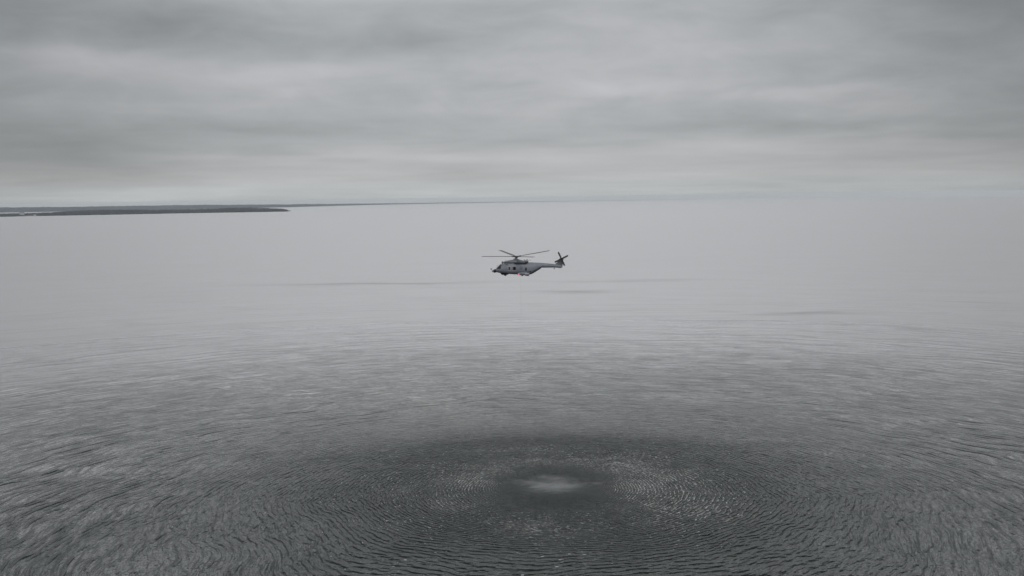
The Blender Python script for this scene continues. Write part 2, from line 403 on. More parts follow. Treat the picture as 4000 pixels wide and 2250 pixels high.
def beach():
    vs = []; fs = []; n = 24
    for i in range(n + 1):
        px = 60 + 85 * i / n; a = azim(px); wv = sin(pi * i / n)
        for j, (dd, h) in enumerate(((-45, -1.2), (-20, 0.6), (10, 2.6), (60, 3.4))):
            d = 6380 + dd * (0.3 + wv); X, Y = d * sin(a), d * cos(a)
            vs.append((X, Y, sea_z(X, Y) + h * (1 if j == 0 else 0.4 + 0.6 * wv)))
    for i in range(n):
        for j in range(3): fs.append((i * 4 + j, (i + 1) * 4 + j, (i + 1) * 4 + j + 1, i * 4 + j + 1))
    tag(link_mesh("beach", vs, fs, M_SAND), "pale beach at the foot of the wooded shore", kind="structure")
beach()
def house(px, dist, zb, wd, dp, ht, label):
    a = azim(px); X, Y = dist * sin(a), dist * cos(a)
    e = bpy.data.objects.new("house", None); C.collection.objects.link(e)
    e.location = (X, Y, sea_z(X, Y) + zb); e.rotation_euler = (0, 0, -a)
    tag(e, label, "house", "pale houses on the far left shore")
    x, y = wd / 2, dp / 2
    link_mesh("wall", [(-x, -y, -4), (x, -y, -4), (x, y, -4), (-x, y, -4), (-x, -y, ht), (x, -y, ht), (x, y, ht), (-x, y, ht), (-x, 0, ht * 1.35), (x, 0, ht * 1.35)],
              [(0, 1, 5, 4), (2, 3, 7, 6), (1, 2, 6, 9, 5), (3, 0, 4, 8, 7), (4, 5, 9, 8), (6, 7, 8, 9)], M_WALL, e)
    g = 0.5; b = bmesh.new()
    for s in (-1, 1):
        p = [b.verts.new(v) for v in ((-x - g, s * (y + g), ht - 0.2), (x + g, s * (y + g), ht - 0.2), (x + g, 0, ht * 1.35 + 0.25), (-x - g, 0, ht * 1.35 + 0.25),
                                      (-x - g, s * (y + g), ht + 0.1), (x + g, s * (y + g), ht + 0.1), (x + g, 0, ht * 1.35 + 0.6), (-x - g, 0, ht * 1.35 + 0.6))]
        for q in ((0, 1, 2, 3), (4, 5, 6, 7), (0, 1, 5, 4), (2, 3, 7, 6), (1, 2, 6, 5), (0, 3, 7, 4)): b.faces.new([p[i] for i in q])
    from_bm("roof", b, M_ROOF, e)
house(84, 6385, 12.5, 24, 12, 6, "wide pale house among trees on the far left shore")
house(134, 6372, 2.6, 13, 9, 6, "small pale house beside the beach, the right one")

# ------------------------------------------------------------------ helicopter
M_HULL = mat("grey_hull_paint", (0.205, 0.222, 0.252), 0.45, var=0.10, scale=1.3)
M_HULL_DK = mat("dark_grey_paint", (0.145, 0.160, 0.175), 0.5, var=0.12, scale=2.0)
def panel_lines(m, dark):
    N = NT(m.node_tree); bs = m.node_tree.nodes['Principled BSDF']
    src = bs.inputs['Base Color'].links[0].from_socket
    x, y, z = N.sep(N.new('ShaderNodeTexCoord').outputs['Object'])
    def line(v, step, wd, ph):
        fr = N.m('FRACT', N.m('DIVIDE', N.m('ADD', v, ph), step))
        return N.m('LESS_THAN', N.m('ABSOLUTE', N.m('SUBTRACT', fr, 0.5)), wd / step)
    ln = N.m('MAXIMUM', line(x, 1.07, 0.012, 0.3), line(z, 0.83, 0.010, 0.22))
    grime = N.noise(N.comb(N.m('MULTIPLY', x, 0.5), y, N.m('MULTIPLY', z, 1.6)), 1.1, 5, 0.65)
    col = N.mix(N.m('MULTIPLY', ln, 0.55), src, dark)
    col = N.mix(N.ramp(grime, 0.5, 0.8, 0.0, 0.45), col, dark)
    N.l.new(col, bs.inputs['Base Color'])
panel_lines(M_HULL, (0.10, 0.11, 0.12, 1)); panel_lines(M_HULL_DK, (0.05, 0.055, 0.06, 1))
M_PALE = mat("pale_grey_paint", (0.42, 0.43, 0.44), 0.5, var=0.06)
M_BLADE = mat("blade_composite", (0.050, 0.046, 0.043), 0.55, var=0.2, scale=1.0)
M_BLACK = mat("black_rubber", (0.012, 0.012, 0.014), 0.6, var=0.2)
M_GLASS = mat("dark_glass", (0.012, 0.013, 0.016), 0.08, var=0.1)
M_METAL = mat("dull_metal", (0.16, 0.16, 0.16), 0.45, 0.6)
M_RED = mat("red_lamp", (0.7, 0.1, 0.1), 0.3, emit=(1.0, 0.35, 0.38), strength=0.9)
M_SUIT = mat("red_suit", (0.25, 0.035, 0.025), 0.8)
M_HELMET = mat("helmet_shell", (0.30, 0.31, 0.32), 0.35)
M_SKIN = mat("skin", (0.45, 0.28, 0.21), 0.6)
M_STAB = mat("stabiliser_paint", (0.26, 0.25, 0.245), 0.5)
M_EMBLEM = mat("faded_emblem", (0.105, 0.115, 0.135), 0.6)

heli = bpy.data.objects.new("helicopter", None); C.collection.objects.link(heli)
heli.location = at(2018, 1051, 233.0)
heli.rotation_euler = (0, radians(-0.8), radians(11))
tag(heli, "grey naval helicopter hovering above the rings in the sea", "helicopter")
# model axes: x aft, y starboard (away from the camera), z up; z = 0 is 2.6 m below the rotor hub
def HX(c): return (c - 1075) / 116.0
def HZ(c): return (330 - c) / 118.5 + 2.6

def loft(secs, n=28, cap=True):
    """secs: (x, y centre, z bottom, z top, half width, exponent, lean of the upper side)"""
    vs = []; fs = []
    for x, yc, zb, zt, w, e, lean in secs:
        zc = (zb + zt) / 2; h = (zt - zb) / 2
        for k in range(n):
            a = 2 * pi * k / n; c, s = cos(a), sin(a)
            y = w * math.copysign(abs(c) ** (2 / e), c); z = math.copysign(abs(s) ** (2 / e), s)
            y *= 1 - lean * max(0.0, z)
            vs.append((x, yc + y, zc + h * z))
    m = len(secs)
    for i in range(m - 1):
        for k in range(n):
            k2 = (k + 1) % n
            fs.append((i * n + k, i * n + k2, (i + 1) * n + k2, (i + 1) * n + k))
    if cap:
        fs.append(tuple(range(n))[::-1]); fs.append(tuple((m - 1) * n + k for k in range(n)))
    return vs, fs
def smoothed(secs, k=4):
    """Catmull-Rom between the given sections"""
    out = []
    for i in range(len(secs) - 1):
        p0 = secs[max(0, i - 1)]; p1 = secs[i]; p2 = secs[i + 1]; p3 = secs[min(len(secs) - 1, i + 2)]
        for j in range(k):
            t = j / k
            if j and (p2[0] - p1[0]) < 0.12: continue
            out.append(tuple(0.5 * ((2 * b) + (-a + c) * t + (2 * a - 5 * b + 4 * c - d) * t * t + (-a + 3 * b - 3 * c + d) * t ** 3)
                             if q else b + (c - b) * t for q, (a, b, c, d) in enumerate(zip(p0, p1, p2, p3))))
    out.append(secs[-1]); return out
def bm_of(vs, fs):
    b = bmesh.new(); v = [b.verts.new(p) for p in vs]
    for f in fs:
        try: b.faces.new([v[i] for i in f])
        except ValueError: pass
    return b
def part(name, vs, fs, m, parent=None, smooth=True): return from_bm(name, bm_of(vs, fs), m, parent or heli, smooth)

# --- fuselage (nose, cabin, rear taper)
F = [  # cx(crop), bottom, top, half width, exp, lean
 (546, 668, 636, .10, 2.0, 0), (556, 690, 612, .42, 2.2, 0), (580, 700, 585, .66, 2.3, .1), (620, 712, 548, .86, 2.6, .22),
 (670, 724, 506, 1.02, 3.0, .30), (720, 733, 484, 1.12, 3.4, .30), (820, 745, 474, 1.22, 4.0, .26), (960, 760, 470, 1.25, 4.2, .24),
 (1120, 774, 474, 1.25, 4.2, .24), (1260, 783, 482, 1.25, 4.0, .25), (1360, 782, 490, 1.22, 3.6, .27), (1450, 752, 496, 1.10, 3.3, .28),
 (1540, 706, 503, .92, 3.0, .26), (1620, 662, 511, .72, 2.8, .22), (1690, 630, 519, .54, 2.5, .15)]
fsec = smoothed([(HX(a), 0, HZ(b), HZ(c), w, e, l) for a, b, c, w, e, l in F], 4)
vs, fs = loft(fsec, 40)
fus = part("fuselage", vs, fs, M_HULL)
BV = BVHTree.FromPolygons([Vector(v) for v in vs], fs)
# the open cabin window: a real hole into a dark cabin
b = bmesh.new()
def addbox(b, x0, x1, y0, y1, z0, z1):
    r = bmesh.ops.create_cube(b, size=1.0)
    for v in r['verts']: v.co = Vector((x0 if v.co.x < 0 else x1, y0 if v.co.y < 0 else y1, z0 if v.co.z < 0 else z1))
cwx0, cwx1, cwz0, cwz1 = HX(956), HX(1024), HZ(657), HZ(568)
addbox(b, cwx0, cwx1, -2.0, -0.6, cwz0, cwz1)
def apply_bool(o, cutter, op='DIFFERENCE'):
    md = o.modifiers.new("cut", 'BOOLEAN'); md.operation = op; md.object = cutter; md.solver = 'EXACT'
    dg = bpy.context.evaluated_depsgraph_get()
    me = bpy.data.meshes.new_from_object(o.evaluated_get(dg))
    o.modifiers.clear(); o.data = me
cut1 = from_bm("cutter", b, None); cut1.parent = heli
b = bmesh.new(); addbox(b, HX(900), HX(1140), -0.98, 0.8, HZ(740), HZ(545)); cut2 = from_bm("cutter", b, None); cut2.parent = heli
bpy.context.view_layer.update()
apply_bool(fus, cut2); apply_bool(fus, cut1)
fus.data.materials.clear(); fus.data.materials.append(M_HULL); fus.data.materials.append(M_HULL_DK); fus.data.materials.append(M_BLACK)
for p in fus.data.polygons:
    c = p.center
    inside = HX(905) - .05 < c.x < HX(1140) + .05 and abs(c.y) < 1.0 and HZ(742) < c.z < HZ(543) and (BV.find_nearest(c)[3] > 0.03)
    p.material_index = 2 if inside else 0
for c_ in (cut1, cut2): bpy.data.objects.remove(c_)
try: fus.data.set_sharp_from_angle(angle=radians(35))
except Exception: pass

def drape(name, pts, m, off=0.012, th=0.02, parent=None, side=-1, n=7):
    """thin panel lying on the hull side: pts is a 4-corner outline in crop pixels (tl, tr, br, bl)"""
    P = [(HX(a), HZ(c)) for a, c in pts]; vs = []; fs = []
    rows = []
    for layer in (off + th, off - 0.03):
        g = []
        for i in range(n + 1):
            for j in range(n + 1):
                u, v = i / n, j / n
                x = (P[0][0] * (1 - u) + P[1][0] * u) * (1 - v) + (P[3][0] * (1 - u) + P[2][0] * u) * v
                z = (P[0][1] * (1 - u) + P[1][1] * u) * (1 - v) + (P[3][1] * (1 - u) + P[2][1] * u) * v
                h = BV.ray_cast(Vector((x, side * 5, z)), Vector((0, -side, 0)))
                if h[0] is None: q = BV.find_nearest(Vector((x, side * 1.0, z))); co, no = q[0], q[1]
                else: co, no = h[0], h[1]
                if no.y * side < 0: no = -no
                g.append(tuple(co + no * layer))
        rows.append(g)
    vs = rows[0] + rows[1]; K = (n + 1) ** 2; s_ = n + 1
    for i in range(n):
        for j in range(n):
            a = i * s_ + j
            fs.append((a, a + 1, a + s_ + 1, a + s_)); fs.append((K + a, K + a + s_, K + a + s_ + 1, K + a + 1))
    for i in range(n):
        for a, c in ((i, i + 1), (n * s_ + i, n * s_ + i + 1), (i * s_, (i + 1) * s_), (i * s_ + n, (i + 1) * s_ + n)):
            fs.append((a, c, K + c, K + a))
    return part(name, vs, fs, m, parent)

# cockpit glass and cabin windows, both sides
for s in (-1, 1):
    drape("side_window", [(612, 556), (668, 530), (656, 612), (572, 606)], M_GLASS, side=s)
    cd = drape("cockpit_door", [(688, 520), (808, 522), (808, 644), (668, 632)], M_HULL, off=0.0, th=0.018, side=s)
    fr = drape("window_frame", [(832, 552), (902, 554), (900, 654), (832, 652)], M_PALE, off=-0.004, th=0.016, side=s)
    drape("window", [(842, 562), (893, 564), (891, 644), (842, 642)], M_GLASS, off=0.012, th=0.012, side=s)
    drape("window", [(1256, 600), (1304, 602), (1302, 678), (1254, 676)], M_GLASS, side=s)
    drape("roof_window", [(632, 520), (684, 494), (684, 512), (640, 532)], M_GLASS, side=s)
    drape("air_intake", [(775, 505), (830, 505), (845, 524), (800, 522)], M_BLACK, side=s)
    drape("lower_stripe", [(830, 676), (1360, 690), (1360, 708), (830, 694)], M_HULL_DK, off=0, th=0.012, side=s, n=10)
    drape("lower_hull_dark", [(640, 668), (830, 676), (830, 742), (660, 716)], M_HULL_DK, off=-.004, th=0.010, side=s, n=10)  # thin sheets that make the lower hull darker than the upper half
    drape("lower_hull_dark", [(832, 700), (1360, 712), (1350, 762), (832, 742)], M_HULL_DK, off=-.004, th=0.010, side=s, n=12)
    drape("rear_vent", [(1370, 692), (1402, 692), (1402, 716), (1370, 716)], M_BLACK, side=s)
drape("window_frame", [(946, 560), (1034, 560), (1034, 568), (946, 568)], M_PALE, off=-0.004, th=0.016, side=-1)
drape("window_frame", [(946, 656), (1034, 658), (1034, 666), (946, 664)], M_PALE, off=-0.004, th=0.016, side=-1)
drape("sliding_door", [(1034, 530), (1246, 534), (1246, 690), (1034, 680)], M_HULL, off=0.0, th=0.03, side=-1, n=10)
# windscreen: three panes round the nose slope
for i, (y0, y1) in enumerate(((-0.62, -0.14), (-0.11, 0.11), (0.14, 0.62))):
    vs = []; fs = []; n = 6
    for lay in (0.03, -0.02):
        for a in range(n + 1):
            for c in range(n + 1):
                t = a / n; y = (y0 + (y1 - y0) * c / n) * (0.72 + 0.28 * t)
                x = HX(572) + (HX(655) - HX(572)) * t; z0 = HZ(598) + (HZ(515) - HZ(598)) * t
                h = BV.ray_cast(Vector((x - 2, y, z0 + 2)), Vector((1, 0, -1)).normalized())
                co, no = (h[0], h[1]) if h[0] else (Vector((x, y, z0)), Vector((-.7, 0, .7)))
                if no.z < 0: no = -no
                vs.append(tuple(co + no * lay))
    K = (n + 1) ** 2; s_ = n + 1
    for a in range(n):
        for c in range(n):
            q = a * s_ + c; fs.append((q, q + 1, q + s_ + 1, q + s_)); fs.append((K + q, K + q + s_, K + q + s_ + 1, K + q + 1))
    for q in range(n):
        for a, c in ((q, q + 1), (n * s_ + q, n * s_ + q + 1), (q * s_, (q + 1) * s_), (q * s_ + n, (q + 1) * s_ + n)): fs.append((a, c, K + c, K + a))
    part("windscreen", vs, fs, M_GLASS)
# faded ring emblem with three small marks on the sliding door
def on_hull(cx, cz, off, side=-1):
    h = BV.ray_cast(Vector((HX(cx), side * 5, HZ(cz))), Vector((0, -side, 0)))
    return h[0] + h[1] * (off if h[1].y * side > 0 else -off)
vs = []; fs = []; n = 28
for k in range(n):
    a = 2 * pi * k / n
    for rr in (36, 26):
        for off in (0.048, 0.02): vs.append(tuple(on_hull(1165 + cos(a) * rr, 612 + sin(a) * rr, off)))
for k in range(n):
    a = k * 4; c = ((k + 1) % n) * 4
    fs += [(a, c, c + 2, a + 2), (a + 1, a + 3, c + 3, c + 1), (a, a + 1, c + 1, c), (a + 2, c + 2, c + 3, a + 3)]
emb = part("emblem", vs, fs, M_EMBLEM)
for (ex, ez) in ((1152, 602), (1178, 602), (1165, 624)):
    drape("emblem_mark", [(ex - 6, ez - 5), (ex + 6, ez - 5), (ex + 5, ez + 5), (ex - 5, ez + 5)], M_EMBLEM, off=0.03, th=0.02, parent=emb, n=2)

# --- rear ramp: the dark sloping underside behind the cabin
RP = [(1352, 786, 1.0), (1450, 756, .96), (1540, 712, .80), (1620, 668, .62), (1688, 632, .44)]
vs = []; fs = []
for cx_, cz_, w_ in RP:
    vs += [(HX(cx_), -w_ * 1.02, HZ(cz_ - 16)), (HX(cx_), -w_ * 0.9, HZ(cz_ + 7)), (HX(cx_), w_ * 0.9, HZ(cz_ + 7)), (HX(cx_), w_ * 1.02, HZ(cz_ - 16))]
for i in range(len(RP) - 1):
    for k in range(4):
        k2 = (k + 1) % 4; fs.append((4 * i + k, 4 * i + k2, 4 * i + 4 + k2, 4 * i + 4 + k))
fs += [(0, 1, 2, 3), (4 * len(RP) - 1, 4 * len(RP) - 2, 4 * len(RP) - 3, 4 * len(RP) - 4)]
part("rear_ramp", vs, fs, M_BLACK, smooth=False)
for s in (-1, 1):
    drape("ramp_side_panel", [(1400, 706), (1640, 610), (1672, 618), (1370, 760)], M_HULL_DK, off=0.0, th=0.02, side=s, n=10)

# --- tail boom and fin
B = [(1640, 640, 512, .60, 2.6, .1), (1700, 631, 519, .50, 2.4, .05), (1860, 634, 538, .40, 2.2, 0), (2040, 640, 560, .32, 2.2, 0), (2110, 648, 562, .25, 2.4, 0), (2200, 658, 590, .15, 2.6, 0), (2236, 645, 610, .07, 2.6, 0)]
vs, fs = loft(smoothed([(HX(a), 0, HZ(b_), HZ(c), w_, e, l) for a, b_, c, w_, e, l in B], 3), 20)
part("tail_boom", vs, fs, M_HULL)
SP = [(1250, 480, .16), (1330, 474, .20), (1500, 488, .20), (1700, 508, .16), (1860, 526, .13), (2040, 549, .10)]
vs, fs = loft([(HX(a), 0, HZ(c + 30), HZ(c), w_, 3.0, .2) for a, c, w_ in SP], 12)
part("drive_shaft_cover", vs, fs, M_HULL_DK)
fin = [((2040, 566), (2238, 606), .13), ((2090, 520), (2250, 540), .12), ((2140, 470), (2262, 480), .11), ((2180, 428), (2268, 436), .09)]
vs = []; fs = []
for (a, c_), (d, e_), w_ in fin:
    for q, (t, k) in enumerate(((0, 0), (.12, .7), (.4, 1), (.75, .7), (1, .06), (.75, -.7), (.4, -1), (.12, -.7))):
        vs.append((HX(a + (d - a) * t), w_ * k, HZ(c_ + (e_ - c_) * t)))
for i in range(3):
    for k in range(8): fs.append((8 * i + k, 8 * i + (k + 1) % 8, 8 * i + 8 + (k + 1) % 8, 8 * i + 8 + k))
fs += [tuple(range(8)), tuple(range(31, 23, -1))]
part("tail_fin", vs, fs, M_HULL_DK)
# stabiliser on the starboard side of the fin
vs = []; fs = []
for y, x0, x1 in ((0.05, 2205, 2296), (1.3, 2215, 2296), (2.5, 2226, 2292)):
    for t, k in ((0, 0), (.2, .07), (.6, .06), (1, .0), (.6, -.04), (.2, -.05)):
        vs.append((HX(x0 + (x1 - x0) * t), y, HZ(440) + k + (0.02 * y)))
for i in range(2):
    for k in range(6): fs.append((6 * i + k, 6 * i + (k + 1) % 6, 6 * i + 6 + (k + 1) % 6, 6 * i + 6 + k))
fs += [tuple(range(6)), tuple(range(17, 11, -1))]
part("stabiliser", vs, fs, M_STAB)
# tail bumper and its tip light
def tube(p0, p1, r0, r1=None, n=10, b=None):
    r1 = r0 if r1 is None else r1; own = b is None; b = b or bmesh.new()
    p0, p1 = Vector(p0), Vector(p1); d = (p1 - p0); L = d.length
    M = Matrix.Translation((p0 + p1) / 2) @ d.to_track_quat('Z', 'Y').to_matrix().to_4x4()
    bmesh.ops.create_cone(b, cap_ends=True, segments=n, radius1=r0, radius2=r1, depth=L, matrix=M)
    return b
b = tube((HX(2026), 0, HZ(638)), (HX(2024), 0, HZ(668)), .05); tube((HX(2014), 0, HZ(670)), (HX(2038), 0, HZ(670)), .08, b=b)
from_bm("tail_bumper", b, M_BLACK, heli, True)
b = bmesh.new(); bmesh.ops.create_uvsphere(b, u_segments=10, v_segments=8, radius=.09, matrix=Matrix.Translation((HX(2244), 0, HZ(600))))
from_bm("tail_light", b, mat("clear_lens", (0.75, 0.75, 0.75), 0.15), heli, True)

# --- engine cowling and mast fairing
E = [(742, 470, 440, .30, 2.2, 0), (800, 478, 424, .66, 2.8, .1), (880, 490, 410, .86, 3.2, .18), (980, 496, 400, .92, 3.4, .22), (1120, 500, 398, .92, 3.4, .22),
     (1200, 502, 412, .86, 3.2, .22), (1260, 504, 434, .74, 3.0, .2), (1300, 506, 462, .60, 2.6, .2), (1400, 508, 482, .40, 2.4, .2)]
vs, fs = loft(smoothed([(HX(a), 0, HZ(b_), HZ(c), w_, e, l) for a, b_, c, w_, e, l in E], 3), 28)
part("engine_cowling", vs, fs, M_HULL_DK)
EB = BVHTree.FromPolygons([Vector(v) for v in vs], fs)
for s in (-1, 1):
    vs, fs = loft([(HX(1000), s * .98, HZ(502), HZ(484), .06, 3, 0), (HX(1060), s * .98, HZ(512), HZ(480), .14, 3, 0), (HX(1280), s * .96, HZ(514), HZ(482), .14, 3, 0), (HX(1320), s * .9, HZ(508), HZ(490), .05, 3, 0)], 12)
    part("gap_shade_strip", vs, fs, M_BLACK)  # black strip: shade of the gap below the cowling put in as colour
    vs, fs = loft([(HX(985), s * .74, HZ(470), HZ(428), .16, 3, 0), (HX(1010), s * .80, HZ(478), HZ(420), .24, 3, 0), (HX(1060), s * .80, HZ(476), HZ(424), .20, 3, 0)], 14)
    part("engine_intake", vs, fs, M_HULL)
    b = tube((HX(1285), s * .52, HZ(462)), (HX(1345), s * .72, HZ(460)), .30, .25, 18)
    ex_ = from_bm("exhaust", b, M_METAL, heli, True)
    b = tube((HX(1334), s * .69, HZ(460)), (HX(1350), s * .74, HZ(460)), .23, .235, 18)
    from_bm("exhaust_opening", b, M_BLACK, ex_, True)
vs, fs = loft([(HX(1000), 0, HZ(405), HZ(380), .2, 2.4, .1), (HX(1022), 0, HZ(410), HZ(368), .42, 2.6, .3), (HX(1075), 0, HZ(410), HZ(366), .50, 2.6, .3), (HX(1120), 0, HZ(410), HZ(384), .40, 2.6, .3), (HX(1175), 0, HZ(412), HZ(400), .15, 2.4, .1)], 20)
part("mast_fairing", vs, fs, M_HULL)

# --- main rotor
rot = bpy.data.objects.new("main_rotor", None); C.collection.objects.link(rot); rot.parent = heli
rot.location = (0, 0, HZ(322)); rot.rotation_euler = (radians(3.4), radians(-1.0), 0)
b = tube((0, 0, -.62), (0, 0, .02), .13, .12, 14); from_bm("mast", b, M_METAL, rot, True)
b = tube((0, 0, -.36), (0, 0, -.28), .34, .34, 20); tube((0, 0, -.28), (0, 0, -.20), .26, .26, 20, b=b)
for k in range(4):
    a = radians(25 + 20 + 90 * k); tube((cos(a) * .3, sin(a) * .3, -.3), (cos(a) * .48, sin(a) * .48, .02), .03, n=6, b=b)
from_bm("swashplate", b, M_METAL, rot, True)
b = tube((0, 0, -.10), (0, 0, .10), .36, .30, 20); tube((0, 0, .10), (0, 0, .17), .20, .08, 14, b=b)
from_bm("rotor_hub", b, M_BLACK, rot, True)
CONE = radians(4.6)
def blade_mesh(R0, R1, chord, tip, cone, twist, thick, droop=0.0, swept=True):
    st = []; n = 16
    for i in range(n + 1):
        t = i / n; r = R0 + (R1 - R0) * t
        ch = chord
        off = 0.0
        if t < .06: ch = chord * (.45 + .55 * t / .06)
        if t > .93: q = (t - .93) / .07; ch = chord * (1 - tip * q * q); off = chord * .35 * q * q if swept else 0
        tw = twist * (1 - t); z = r * sin(cone) - droop * t * t
        prof = [(-.5, 0), (-.42, .045), (-.2, .06), (.15, .045), (.5, .004), (.15, -.03), (-.2, -.045), (-.42, -.035)]
        row = []
        for px_, pz_ in prof:
            yy = px_ * ch + off; zz = pz_ * ch * thick
            row.append((r * cos(cone), yy * cos(tw) - zz * sin(tw), z + yy * sin(tw) + zz * cos(tw)))
        st.append(row)
    vs = [p for row in st for p in row]; fs = []
    for i in range(n):
        for k in range(8): fs.append((8 * i + k, 8 * i + (k + 1) % 8, 8 * i + 8 + (k + 1) % 8, 8 * i + 8 + k))
    fs += [tuple(range(8)), tuple(8 * n + 7 - k for k in range(8))]
    return vs, fs
for k in range(4):
    e = None
    a = radians(26 - 11) + k * pi / 2
    vs, fs = blade_mesh(1.05, 8.15, .66, .55, CONE, radians(-5), 1.9)
    o = part("rotor_blade", vs, fs, M_BLADE, rot); o.rotation_euler = (0, 0, a)
    b = tube((.25, 0, 0), (1.15, 0, sin(CONE) * 1.1), .13, .09, 10)
    tube((.45, .16, -.02), (.95, .12, .05), .06, .05, 8, b=b)
    tube((.62, -.28, -.04), (.62, .2, -.02), .035, .035, 6, b=b)
    o = from_bm("blade_grip", b, M_BLACK, rot, True); o.rotation_euler = (0, 0, a)

# --- tail rotor on the port side of the fin
tr_ = bpy.data.objects.new("tail_rotor", None); C.collection.objects.link(tr_); tr_.parent = heli
tr_.location = (HX(2203), -.48, HZ(422)); tr_.rotation_euler = (radians(90), 0, 0)
b = tube((0, 0, -.38), (0, 0, .10), .13, .15, 14); tube((0, 0, .0), (0, 0, .17), .26, .2, 16, b=b)
from_bm("rotor_hub", b, M_BLACK, tr_, True)
for k in range(4):
    a = radians(-24 + 90 * k) * -1
    vs, fs = blade_mesh(.22, 1.62, .36, .3, 0.0, radians(8), 1.0, swept=False)
    o = part("rotor_blade", vs, fs, M_BLADE, tr_); o.rotation_euler = (0, 0, a)
b = bmesh.new(); vs, fs = loft([(HX(2150), -.05, HZ(462), HZ(430), .08, 2.4, 0), (HX(2180), -.12, HZ(456), HZ(404), .2, 2.6, 0), (HX(2225), -.12, HZ(452), HZ(404), .2, 2.6, 0), (HX(2262), -.05, HZ(445), HZ(425), .06, 2.4, 0)], 14)
part("tail_gearbox", vs, fs, M_HULL_DK)

# --- nose: sensor ball and two smaller sensors on arms
def ball(name, c, r, m, parent=None, sq=1.0):
    b = bmesh.new(); bmesh.ops.create_uvsphere(b, u_segments=18, v_segments=12, radius=r)
    for v in b.verts: v.co = Vector((v.co.x, v.co.y, v.co.z * sq)) + Vector(c)
    return from_bm(name, b, m, parent or heli, True)
tt = ball("sensor_turret", (HX(524), -.12, HZ(664)), .34, M_BLACK, sq=1.12)
b = tube((HX(512), -.12, HZ(668)), (HX(498), -.2, HZ(672)), .11, .10, 12); from_bm("lens", b, M_GLASS, tt, True)
b = tube((HX(530), -.1, HZ(632)), (HX(556), 0, HZ(640)), .14, .2, 12); from_bm("turret_mount", b, M_HULL_DK, tt, True)
b = tube((HX(466), -.25, HZ(660)), (HX(466), -.25, HZ(688)), .12, .14, 10); tube((HX(480), -.2, HZ(664)), (HX(550), .0, HZ(656)), .045, n=8, b=b)
tube((HX(462), -.25, HZ(675)), (HX(448), -.25, HZ(676)), .09, .07, 10, b=b)
from_bm("landing_light", b, M_HULL_DK, heli, True)
b = tube((HX(436), -.1, HZ(596)), (HX(434), -.1, HZ(622)), .15, .11, 10); tube((HX(438), -.1, HZ(618)), (HX(470), 0, HZ(650)), .055, n=8, b=b)
tube((HX(470), 0, HZ(650)), (HX(552), 0, HZ(652)), .06, .08, n=8, b=b); tube((HX(440), -.1, HZ(604)), (HX(462), -.1, HZ(600)), .05, .03, 8, b=b)
from_bm("nose_probe", b, M_HULL_DK, heli, True)
b = tube((HX(570), -.35, HZ(524)), (HX(592), -.30, HZ(536)), .03, n=6); tube((HX(592), -.30, HZ(536)), (HX(622), -.3, HZ(572)), .025, n=6, b=b)
from_bm("windscreen_wiper", b, M_BLACK, heli, True)
# cutter blade above the cockpit, roof instruments
vs, fs = loft([(HX(704), 0, HZ(486), HZ(478), .05, 3, 0), (HX(708), 0, HZ(486), HZ(436), .06, 3, 0), (HX(718), 0, HZ(486), HZ(420), .06, 3, 0), (HX(730), 0, HZ(486), HZ(430), .05, 3, 0), (HX(734), 0, HZ(486), HZ(470), .03, 3, 0)], 10)
part("wire_cutter", vs, fs, M_BLACK)
b = tube((HX(830), .2, HZ(430)), (HX(806), .2, HZ(392)), .015, n=6); from_bm("whip_antenna", b, M_BLACK, heli, True)
b = tube((HX(1340), -.1, HZ(478)), (HX(1342), -.1, HZ(415)), .05, n=8); bmesh.ops.create_uvsphere(b, u_segments=10, v_segments=8, radius=.11, matrix=Matrix.Translation((HX(1343), -.1, HZ(412))))
from_bm("beacon", b, M_BLACK, heli, True)
b = tube((HX(1260), -.1, HZ(438)), (HX(1290), -.1, HZ(402)), .018, n=6); tube((HX(1250), -.1, HZ(402)), (HX(1300), -.1, HZ(404)), .018, n=6, b=b)
from_bm("wire_antenna", b, M_HULL_DK, heli, True)
b = tube((HX(1372), .1, HZ(482)), (HX(1390), .1, HZ(424)), .02, n=6); tube((HX(1384), .1, HZ(422)), (HX(1444), .1, HZ(438)), .03, n=6, b=b)
from_bm("wire_antenna", b, M_HULL_DK, heli, True)

# --- belly: radome drum, nose wheels, sponsons, main wheels, floats
b = bmesh.new(); bmesh.ops.create_cone(b, cap_ends=True, segments=32, radius1=.80, radius2=1.0, depth=.42, matrix=Matrix.Translation((HX(780), 0, HZ(742))))
bmesh.ops.bevel(b, geom=[e for e in b.edges if e.calc_face_angle(0) > 0.8 and (e.verts[0].co.z + e.verts[1].co.z) / 2 < HZ(742)], offset=.1, segments=3, affect='EDGES')
from_bm("radome", b, M_BLACK, heli, True)
def wheel(x, y, z, r, w_, parent):
    b = bmesh.new(); bmesh.ops.create_cone(b, cap_ends=True, segments=24, radius1=r, radius2=r, depth=w_, matrix=Matrix.Translation((x, y, z)) @ Matrix.Rotation(pi / 2, 4, 'X'))
    bmesh.ops.bevel(b, geom=[e for e in b.edges if e.calc_face_angle(0) > 0.8], offset=w_ * .25, segments=2, affect='EDGES')
    o = from_bm("tyre", b, M_BLACK, parent, True)
    b = bmesh.new(); bmesh.ops.create_cone(b, cap_ends=True, segments=16, radius1=r * .5, radius2=r * .5, depth=w_ * 1.06, matrix=Matrix.Translation((x, y, z)) @ Matrix.Rotation(pi / 2, 4, 'X'))
    from_bm("rim", b, M_METAL, parent, True)
def gear(name, x, y, z, r, w_, top):
    e = bpy.data.objects.new(name, None); C.collection.objects.link(e); e.parent = heli
    wheel(x, y, z, r, w_, e)
    b = tube((x, y, z), (x - .05, y, top), .05, .07, 8); from_bm("strut", b, M_METAL, e, True)
gear("nose_gear", HX(786), -.24, HZ(772), .23, .18, HZ(735))
gear("nose_gear", HX(786), .24, HZ(772), .23, .18, HZ(735))
